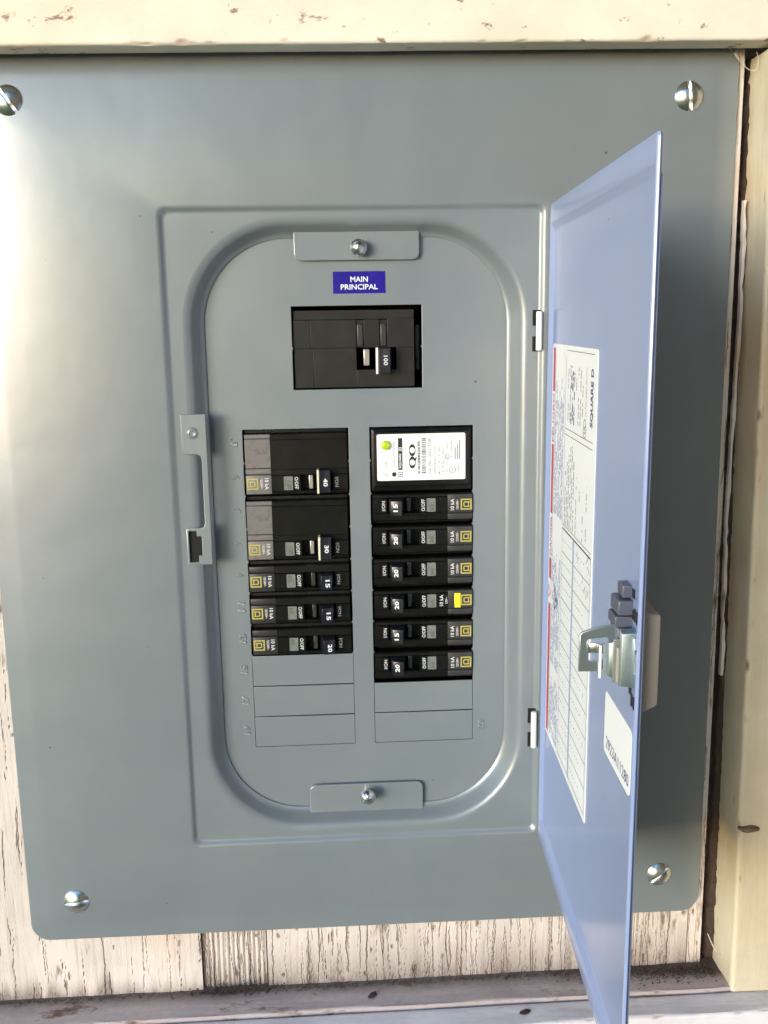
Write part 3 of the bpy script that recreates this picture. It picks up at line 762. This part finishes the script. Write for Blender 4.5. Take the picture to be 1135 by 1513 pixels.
for z in (-48.5, -81.5):
    bm = bmesh.new(); box(bm, 193.6, 195.6, PY-0.35, PY+0.3, z-3.2, z+1.6, 0.1); box(bm, 197.0, 198.4, PY-0.35, PY+0.3, z-3.4, z+1.4, 0.1)
    dsub('latch_rivet_slot', bm, 'void', smooth=0)
for z in (-41.5, -49.5, -79.0):
    bm = bmesh.new(); box(bm, 190.2, 193.6, PY-0.3, PY+0.3, z-2, z+1.5, 0.1); dsub('latch_notch', bm, 'void', smooth=0)
# the handle on the outside
bm = bmesh.new(); hexa(bm, [(150, 2.6, -88), (198, 2.6, -88), (198, 2.6, -47.5), (150, 2.6, -47.5)][::-1], [(152, 11.6, -84.5), (195.5, 11.6, -84.5), (195.5, 11.6, -49), (152, 11.6, -49)][::-1], 1.2)
dsub('door_handle', bm, 'handle')

# ------------------------------------------------------------------ breakers (local: x from the outer end, z down from the top, y 0 = deadfront face)
def body_mesh(H, hi0, lo0, slot, two):
    """stepped moulding extruded along x with a handle slot; H is the height of the breaker"""
    bm = bmesh.new()
    z_b = -(H-0.55)
    a, b_ = -(H-11.4), -(H-3.0)                                       # the raised band with the printing
    prof = [(-0.8, 40), (-0.8, 4.2), (-2.4, 4.0), (-2.7, 0.4), (-3.3, -0.3)]
    if two: prof += [(-6.0, -0.3), (-6.4, -0.8), (a+3.8, -0.8), (a+3.4, -0.5)]
    prof += [(a+0.5, -0.5), (a, -1.3), (b_, -1.3), (b_-0.5, -0.5), (z_b+0.7, -0.4), (z_b, 0.3), (z_b, 40)]
    def seg(x0, x1, pr):
        v0 = [bm.verts.new((x0*S, y*S, z*S)) for z, y in pr]; v1 = [bm.verts.new((x1*S, y*S, z*S)) for z, y in pr]
        n = len(pr)
        for i in range(n): bm.faces.new((v0[i], v0[(i+1) % n], v1[(i+1) % n], v1[i]))
        bm.faces.new(v0[::-1]); bm.faces.new(v1)
    cut = []
    for z, y in prof:
        cut.append((z, y))
    i0 = [i for i, p in enumerate(prof) if p[0] == a][0]
    notch = prof[:i0] + [(a, 7.0), (b_, 7.0)] + prof[i0+2:]
    seg(0.9, slot[0], prof); seg(slot[0], slot[1], notch); seg(slot[1], 58.4, prof)
    return bm

def emblem(fl, x, z, s, y):
    h = s/2; w = s*0.125
    fl.ring(rrect(x-h, x+h, z-h, z+h, .05, 1), rrect(x-h+w, x+h-w, z-h+w, z+h-w, .05, 1), y)
    i = s*0.255; k = s*0.1
    fl.ring(rrect(x-i, x+i, z-i, z+i, (s*.14, s*.14, .03, .03), 3), rrect(x-i+k, x+i-k, z-i+k, z+i-k, (s*.07, s*.07, .02, .02), 3), y)
    fl.rect(x-i-k*0.9, x-i+0.02, z+i-k, z+i, y); fl.rect(x-i-k*0.9, x-i+0.02, z-i, z-i+k, y)

def breaker(name, loc, label, amp, H=PIT, flip=False, two=False, group=None, bar=False, plate='plate', ecol='yellow', rating='120/240V~'):
    jr = random.Random(label)                                         # each sits a little differently
    loc = (loc[0] + jr.uniform(-.25, .25), loc[1] + jr.uniform(-.35, .35), loc[2] + jr.uniform(-.12, .12))
    o = empty(name, loc, label, 'circuit breaker', group, rot=(jr.uniform(-.006, .006), (math.pi if flip else 0) + jr.uniform(-.004, .004), jr.uniform(-.008, .008)))
    link('body', body_mesh(H, 0, 0, (31.6, 50.2), two), 'black', o, smooth=18)
    zc = -(H-7.2)                                                     # centre line of the printed band
    top = -3.1
    bm = bmesh.new(); hexa(bm, [(0.95, -1.62, -(H-1.4)), (15.2, -1.5, -(H-1.4)), (15.2, -1.5, -(H-12.0)), (0.95, -1.62, -(H-12.0))], [(0.95, 0, -(H-1.0)), (15.2, 0, -(H-1.0)), (15.2, 0, -(H-12.4)), (0.95, 0, -(H-12.4))], 0.15)
    if two:
        hexa(bm, [(0.95, -1.2, -(H-12.8)), (15.2, -1.2, -(H-12.8)), (15.2, -1.2, -(H-15.6)), (0.95, -1.2, -(H-15.6))], [(0.95, 0, -(H-12.4)), (15.2, 0, -(H-12.4)), (15.2, 0, -(H-15.9)), (0.95, 0, -(H-15.9))], 0.12)
        hexa(bm, [(0.95, -1.3, -(H-16.2)), (15.2, -1.1, -(H-16.2)), (15.2, -1.1, -5.6), (0.95, -1.3, -5.6)], [(0.95, 0, -(H-15.9)), (15.2, 0, -(H-15.9)), (15.2, 0, -5.3), (0.95, 0, -5.3)], 0.12)
        hexa(bm, [(0.95, -0.8, -5.1), (15.2, -0.7, -5.1), (15.2, -0.7, -3.0), (0.95, -0.8, -3.0)], [(0.95, 0.3, -5.2), (15.2, 0.3, -5.2), (15.2, 0.3, -2.8), (0.95, 0.3, -2.8)], 0.12)
    else:
        hexa(bm, [(0.95, -0.9, -(H-12.8)), (15.2, -0.9, -(H-12.8)), (15.2, -0.9, -3.2), (0.95, -0.9, -3.2)], [(0.95, 0, -(H-12.4)), (15.2, 0, -(H-12.4)), (15.2, 0, -2.9), (0.95, 0, -2.9)], 0.12)
    link('nameplate', bm, plate, o)
    yp = -1.72
    dx = 6.6 if bar else 0.0
    f = Flat(); emblem(f, 4.6, zc, 6.4, yp); f.link('emblem', ecol, o)
    for nm, tx, x, l, h_, bo, yy in (('rating_mark', '10 kA', 12.6+dx, 6.6, 2.2, 0.012, yp if not bar else -1.42), ('voltage_mark', rating if not bar else '120V~', 9.7+dx, 5.8 if not bar else 4.0, 1.5, 0.006, yp if not bar else -1.42),
            ('off_mark', 'O/OFF', 29.4, 6.9, 2.1, 0.010, -1.42), ('on_mark', 'I/ON', 52.2, 5.6, 2.0, 0.008, -1.42)):
        f = Flat(); f.text(tx, x, zc, l, h_, -90, bo, y=yy); f.link(nm, 'mark', o)
    if bar:
        bm = bmesh.new(); box(bm, 7.9, 11.6, -2.5, 0, zc-4.4, zc+4.4, 0.4); link('test_button', bm, 'bar', o, label='bright yellow bar')
    # window with its rim
    bm = bmesh.new(); rings(bm, [(rrect(22.2, 27.4, zc-4.0, zc+4.0, .5, 3), -1.2), (rrect(22.3, 27.3, zc-3.9, zc+3.9, .5, 3), -1.75), (rrect(22.9, 26.7, zc-3.3, zc+3.3, .3, 3), -1.75), (rrect(23.1, 26.5, zc-3.1, zc+3.1, .3, 3), -1.15)])
    w = link('indicator_window', bm, 'rim', o)
    bm = bmesh.new(); box(bm, 22.8, 26.8, -1.55, -1.2, zc-3.4, zc+3.4); link('pane', bm, 'window', w, smooth=0)
    # toggle inside the slot
    bm = bmesh.new(); box(bm, 36.4, 38.7, 1.0, 7.0, zc-3.9, zc+3.9, 0.3); link('toggle', bm, 'strip' if two else 'plate', o)
    # handle leaning towards ON
    hz0, hz1 = (zc-4.4, zc+5.0) if not two else (zc-5.0, zc+8.6)
    A = [(42.2, -10.4, hz0+0.2), (48.4, -9.2, hz0+0.2), (48.4, -9.2, hz1-0.4), (42.2, -10.4, hz1-0.4)]
    B = [(39.6, 5.6, hz0), (49.7, 5.6, hz0), (49.7, 5.6, zc+4.0 if not two else zc+4.1), (39.6, 5.6, zc+4.0 if not two else zc+4.1)]
    if two: B = [(39.6, 5.6, zc-4.0), (49.7, 5.6, zc-4.0), (49.7, 5.6, zc+4.1), (39.6, 5.6, zc+4.1)]
    bm = bmesh.new(); hexa(bm, A, B, 0.45)
    h = link('handle', bm, 'navy', o)
    yt = lambda x: -10.4 + (x-42.2)/6.2*1.2 - 0.09
    f = Flat(); f.text(amp, 45.9, (hz0+hz1)/2-0.6, 4.6, 2.5, -90, 0.025, yfun=yt); f.link('amp_number', 'white', h)
    if two:
        bm = bmesh.new(); hexa(bm, [(41.2, -10.7, hz0), (42.3, -10.65, hz0), (42.3, -10.65, hz1-0.2), (41.2, -10.7, hz1-0.2)], [(41.2, -4, hz0), (42.3, -4, hz0), (42.3, -4, hz1-0.2), (41.2, -4, hz1-0.2)], 0.1)
        link('handle_edge', bm, 'brass', h)
    return o

DY = 14.0
lg = 'breakers in the column with the odd numbers'; rg = 'breakers in the column under the white surge module'
breaker('circuit_breaker', (LX0, DY, 0), 'tall two pole black breaker marked 40 at the head of its column', '40', H=2*PIT, two=True, group=lg, plate='plate_glare')
breaker('circuit_breaker', (LX0, DY, -2*PIT), 'tall two pole black breaker marked 30 below the 40 amp breaker', '30', H=2*PIT, two=True, group=lg, plate='plate_glare')
for i, (a, l) in enumerate((('15', 'single black breaker marked 15 right below the 30 amp breaker'), ('15', 'single black breaker marked 15 between another 15 and the 20 amp breaker'), ('20', 'single black breaker marked 20 just above three blank grey plates'))):
    breaker('circuit_breaker', (LX0, DY, -PIT*(4+i)), l, a, group=lg)
for i, (a, l, b_) in enumerate((('15', 'single black breaker marked 15 right below the white surge module', False), ('20', 'single black breaker marked 20 between a 15 above and a 20 below', False),
        ('20', 'single black breaker marked 20 right above the one with the yellow bar', False), ('20', 'single black breaker marked 20 with a bright yellow bar', True),
        ('15', 'single black breaker marked 15 right below the one with the yellow bar', False), ('20', 'single black breaker marked 20 just above two blank grey plates', False))):
    breaker('circuit_breaker', (RX0+59.4, DY, -PIT*(3+i)), l, a, flip=True, group=rg, bar=b_)

# main breaker
mb = empty('main_breaker', (-14.6, DY, 67.5), 'large dark brown main breaker marked 100 under the blue sticker', 'circuit breaker')
bm = bmesh.new()
box(bm, 0.7, 68.0, 2.6, 40, -7.6, -2.4, 0.3)                        # upper set-back strip
for (x0, x1, z0, z1, y) in ((0.7, 10.1, -23.1, -7.7, 1.9), (10.22, 35.6, -23.1, -7.7, 1.85), (40.0, 48.6, -23.1, -7.7, 1.9), (53.0, 68.0, -23.1, -7.2, 1.75), (1.2, 11.5, -45.0, -23.22, 1.75), (11.62, 35.6, -45.0, -23.22, 1.7), (58.0, 68.0, -45.0, -23.22, 1.7), (35.6, 58.0, -45.0, -35.4, 1.7)):
    box(bm, x0, x1, y, 40, z0, z1, 0.18)
box(bm, 35.6, 40.0, 3.0, 40, -23.0, -8.0); box(bm, 48.6, 53.0, 3.0, 40, -23.0, -8.0)
link('body', bm, 'brownblack', mb)
for x0, x1 in ((36.2, 39.4), (49.2, 52.4)):
    bm = bmesh.new(); box(bm, x0, x1, 1.4, 3.6, -22.4, -10.2, 0.5); link('guide_rib', bm, 'plate', mb)
bm = bmesh.new(); box(bm, 69.0, 71.5, 5, 40, -36, -11, 0.5); link('side_block', bm, 'black', mb)
bm = bmesh.new(); box(bm, 39.6, 42.8, 0.6, 12, -33.0, -24.0, 0.4); link('toggle', bm, 'strip', mb)
bm = bmesh.new(); hexa(bm, [(47.2, -9.4, -37.0), (54.0, -8.4, -37.0), (54.0, -8.4, -23.2), (47.2, -9.4, -23.2)], [(46.2, 8, -36.0), (56.0, 8, -36.0), (56.0, 8, -22.6), (46.2, 8, -22.6)], 0.5)
h = link('handle', bm, 'navy', mb)
f = Flat(); f.text('100', 51.4, -30.0, 5.2, 2.3, -90, 0.012, yfun=lambda x: -9.4+(x-47.2)/6.8*1.0-0.1); f.link('amp_number', 'white', h)
bm = bmesh.new(); hexa(bm, [(46.1, -9.7, -37.3), (47.1, -9.6, -37.3), (47.1, -9.6, -22.9), (46.1, -9.7, -22.9)], [(46.1, -3, -37.3), (47.1, -3, -37.3), (47.1, -3, -22.9), (46.1, -3, -22.9)], 0.1)
link('handle_edge', bm, 'paper', h)

# surge module
sb = empty('surge_breaker', (RX0, DY, 0), 'black surge protection module with a white printed label and green light', 'surge module')
bm = bmesh.new()
rings(bm, [(rrect(0.7, 58.4, -37.2, -0.8, 0.8, 3), 40), (rrect(0.7, 58.4, -37.2, -0.8, 0.8, 3), 1.0), (rrect(1.2, 57.9, -36.6, -1.3, 0.8, 3), 0.2), (rrect(2.4, 56.8, -34.2, -2.6, 0.8, 3), -0.6), (rrect(2.7, 56.3, -33.6, -3.0, 0.8, 3), -1.6), (rrect(3.4, 55.6, -32.9, -3.6, 0.8, 3), -1.7)], cap_last=True)
link('body', bm, 'black', sb)
lab = link('label_plate', curve_mesh([rrect(4.0, 54.4, -30.6, -4.0, 1.0, 4)], -2.0, -1.6), 'paper', sb, smooth=0)
x0_, zb = 4.0, -30.6
Y_ = -2.08
def T(fl, s, x, za, zb_, h, bold=0.0): fl.text(s, x0_+x, zb+(za+zb_)/2, zb_-za, h, 90, bold, y=Y_)
k, g = Flat(), Flat()
k.rect(x0_+12.0, x0_+14.5, zb+6.1, zb+24.3, Y_); k.poly(circle(x0_+9.7, zb+3.6, 1.3), Y_)
k.ring([(x0_+20.1+1.9*math.cos(t*.2618), zb+10.2+3.5*math.sin(t*.2618)) for t in range(24)], [(x0_+20.1+1.5*math.cos(t*.2618), zb+10.2+1.7*math.sin(t*.2618)) for t in range(24)], Y_)
k.ring([(x0_+20.1+1.9*math.cos(t*.2618), zb+17.2+3.5*math.sin(t*.2618)) for t in range(24)], [(x0_+20.1+1.5*math.cos(t*.2618), zb+17.2+1.7*math.sin(t*.2618)) for t in range(24)], Y_)
k.poly([(x0_+21.0, zb+11.4), (x0_+22.3, zb+13.6), (x0_+22.6, zb+12.6), (x0_+21.8, zb+10.6)], Y_-0.01)
T(k, 'SURGEBREAKER', 23.9, 3.6, 22.6, 1.5, 0.03)
rng = random.Random(4); z = 3.4
while z < 23.6:
    w = rng.choice((0.16, 0.16, 0.3, 0.5)); (k if rng.random() < .6 else g).rect(x0_+25.4, x0_+28.0, zb+z, zb+z+w, Y_); z += w+rng.choice((0.18, 0.3, 0.45))
T(k, 'Cat. No.  QO2175SB', 30.1, 3.4, 23.6, 1.7, 0.004)
T(g, '=OK', 5.0, 7.4, 11.2, 1.5); T(g, '= Replace/Remplacer', 9.7, 6.6, 22.6, 1.4); T(g, 'by Schneider Electric', 16.5, 5.6, 22.4, 1.2)
T(g, '10000A 50/60 SCCP 2W', 33.0, 3.2, 19.4, 1.25, 0.004); T(g, 'MCOV 150V L-N, 300V L-L', 35.5, 3.2, 21.6, 1.25, 0.004); T(g, '5 kA VPR 700V L-N 900V L-L', 37.7, 3.2, 19.2, 1.2, 0.004)
T(g, 'Type 2 SPD', 40.1, 3.2, 10.4, 1.2, 0.004); T(g, '1810', 40.1, 17.6, 21.0, 1.3, 0.004)
g.ring(rrect(x0_+38.9, x0_+41.2, zb+11.6, zb+14.4, .2, 2), rrect(x0_+39.2, x0_+40.9, zb+11.9, zb+14.1, .2, 2), Y_)
T(g, '87', 40.05, 12.2, 13.8, 1.0); T(g, 'E311660-REV01', 42.4, 13.0, 24.2, 1.2, 0.004)
g.ring(circle(x0_+42.9, zb+5.4, 1.9), circle(x0_+42.9, zb+5.4, 1.6), Y_); T(g, 'UL', 42.9, 4.3, 6.5, 1.4, 0.01)
T(g, 'LISTED', 45.2, 3.8, 7.6, 0.8); T(g, '30PB', 46.6, 3.4, 7.6, 1.1, 0.004)
for i, (x, a, b_) in enumerate(((44.6, 11.4, 18.4), (45.8, 11.4, 20.2), (47.0, 11.4, 22.6))): g.rect(x0_+x-0.3, x0_+x+0.2, zb+a, zb+b_, Y_)
g.ring(rrect(x0_+12.1, x0_+14.5, zb+1.9, zb+4.9, .1, 1), rrect(x0_+12.5, x0_+14.1, zb+2.3, zb+4.5, .1, 1), Y_); g.rect(x0_+12.9, x0_+13.7, zb+2.9, zb+3.9, Y_)
g.ring(circle(x0_+5.0, zb+3.7, 0.9, 12), circle(x0_+5.0, zb+3.7, 0.65, 12), Y_)
for i in range(8):
    a = i*math.pi/4; g.line(x0_+5.0+1.3*math.cos(a), zb+3.7+1.3*math.sin(a), x0_+5.0+2.3*math.cos(a), zb+3.7+2.3*math.sin(a), 0.22, Y_)
o = k.link('print', 'ink', lab); o = g.link('fine_print', 'greyink', lab)
w = Flat(); w.text('SQUARE', x0_+13.25, zb+11.2, 8.4, 1.5, 90, 0.02, y=Y_-0.06); w.ring(rrect(x0_+12.4, x0_+14.1, zb+17.0, zb+19.0, .05, 1), rrect(x0_+12.65, x0_+13.85, zb+17.3, zb+18.7, .05, 1), Y_-0.06); w.text('D', x0_+13.25, zb+18.0, 0.8, 0.9, 90, 0.02, y=Y_-0.06)
w.link('reversed_print', 'white', lab)
bm = bmesh.new(); c_ = lambda r: circle(x0_+5.0, zb+20.4, r, 28)
rings(bm, [(c_(2.75), -1.7), (c_(2.75), -3.0), (c_(2.5), -3.6), (c_(1.9), -4.0), (c_(1.0), -4.3), (c_(0.3), -4.4)], cap_last=True)
link('indicator_light', bm, 'led', sb, smooth=50, label='round yellow green indicator light')
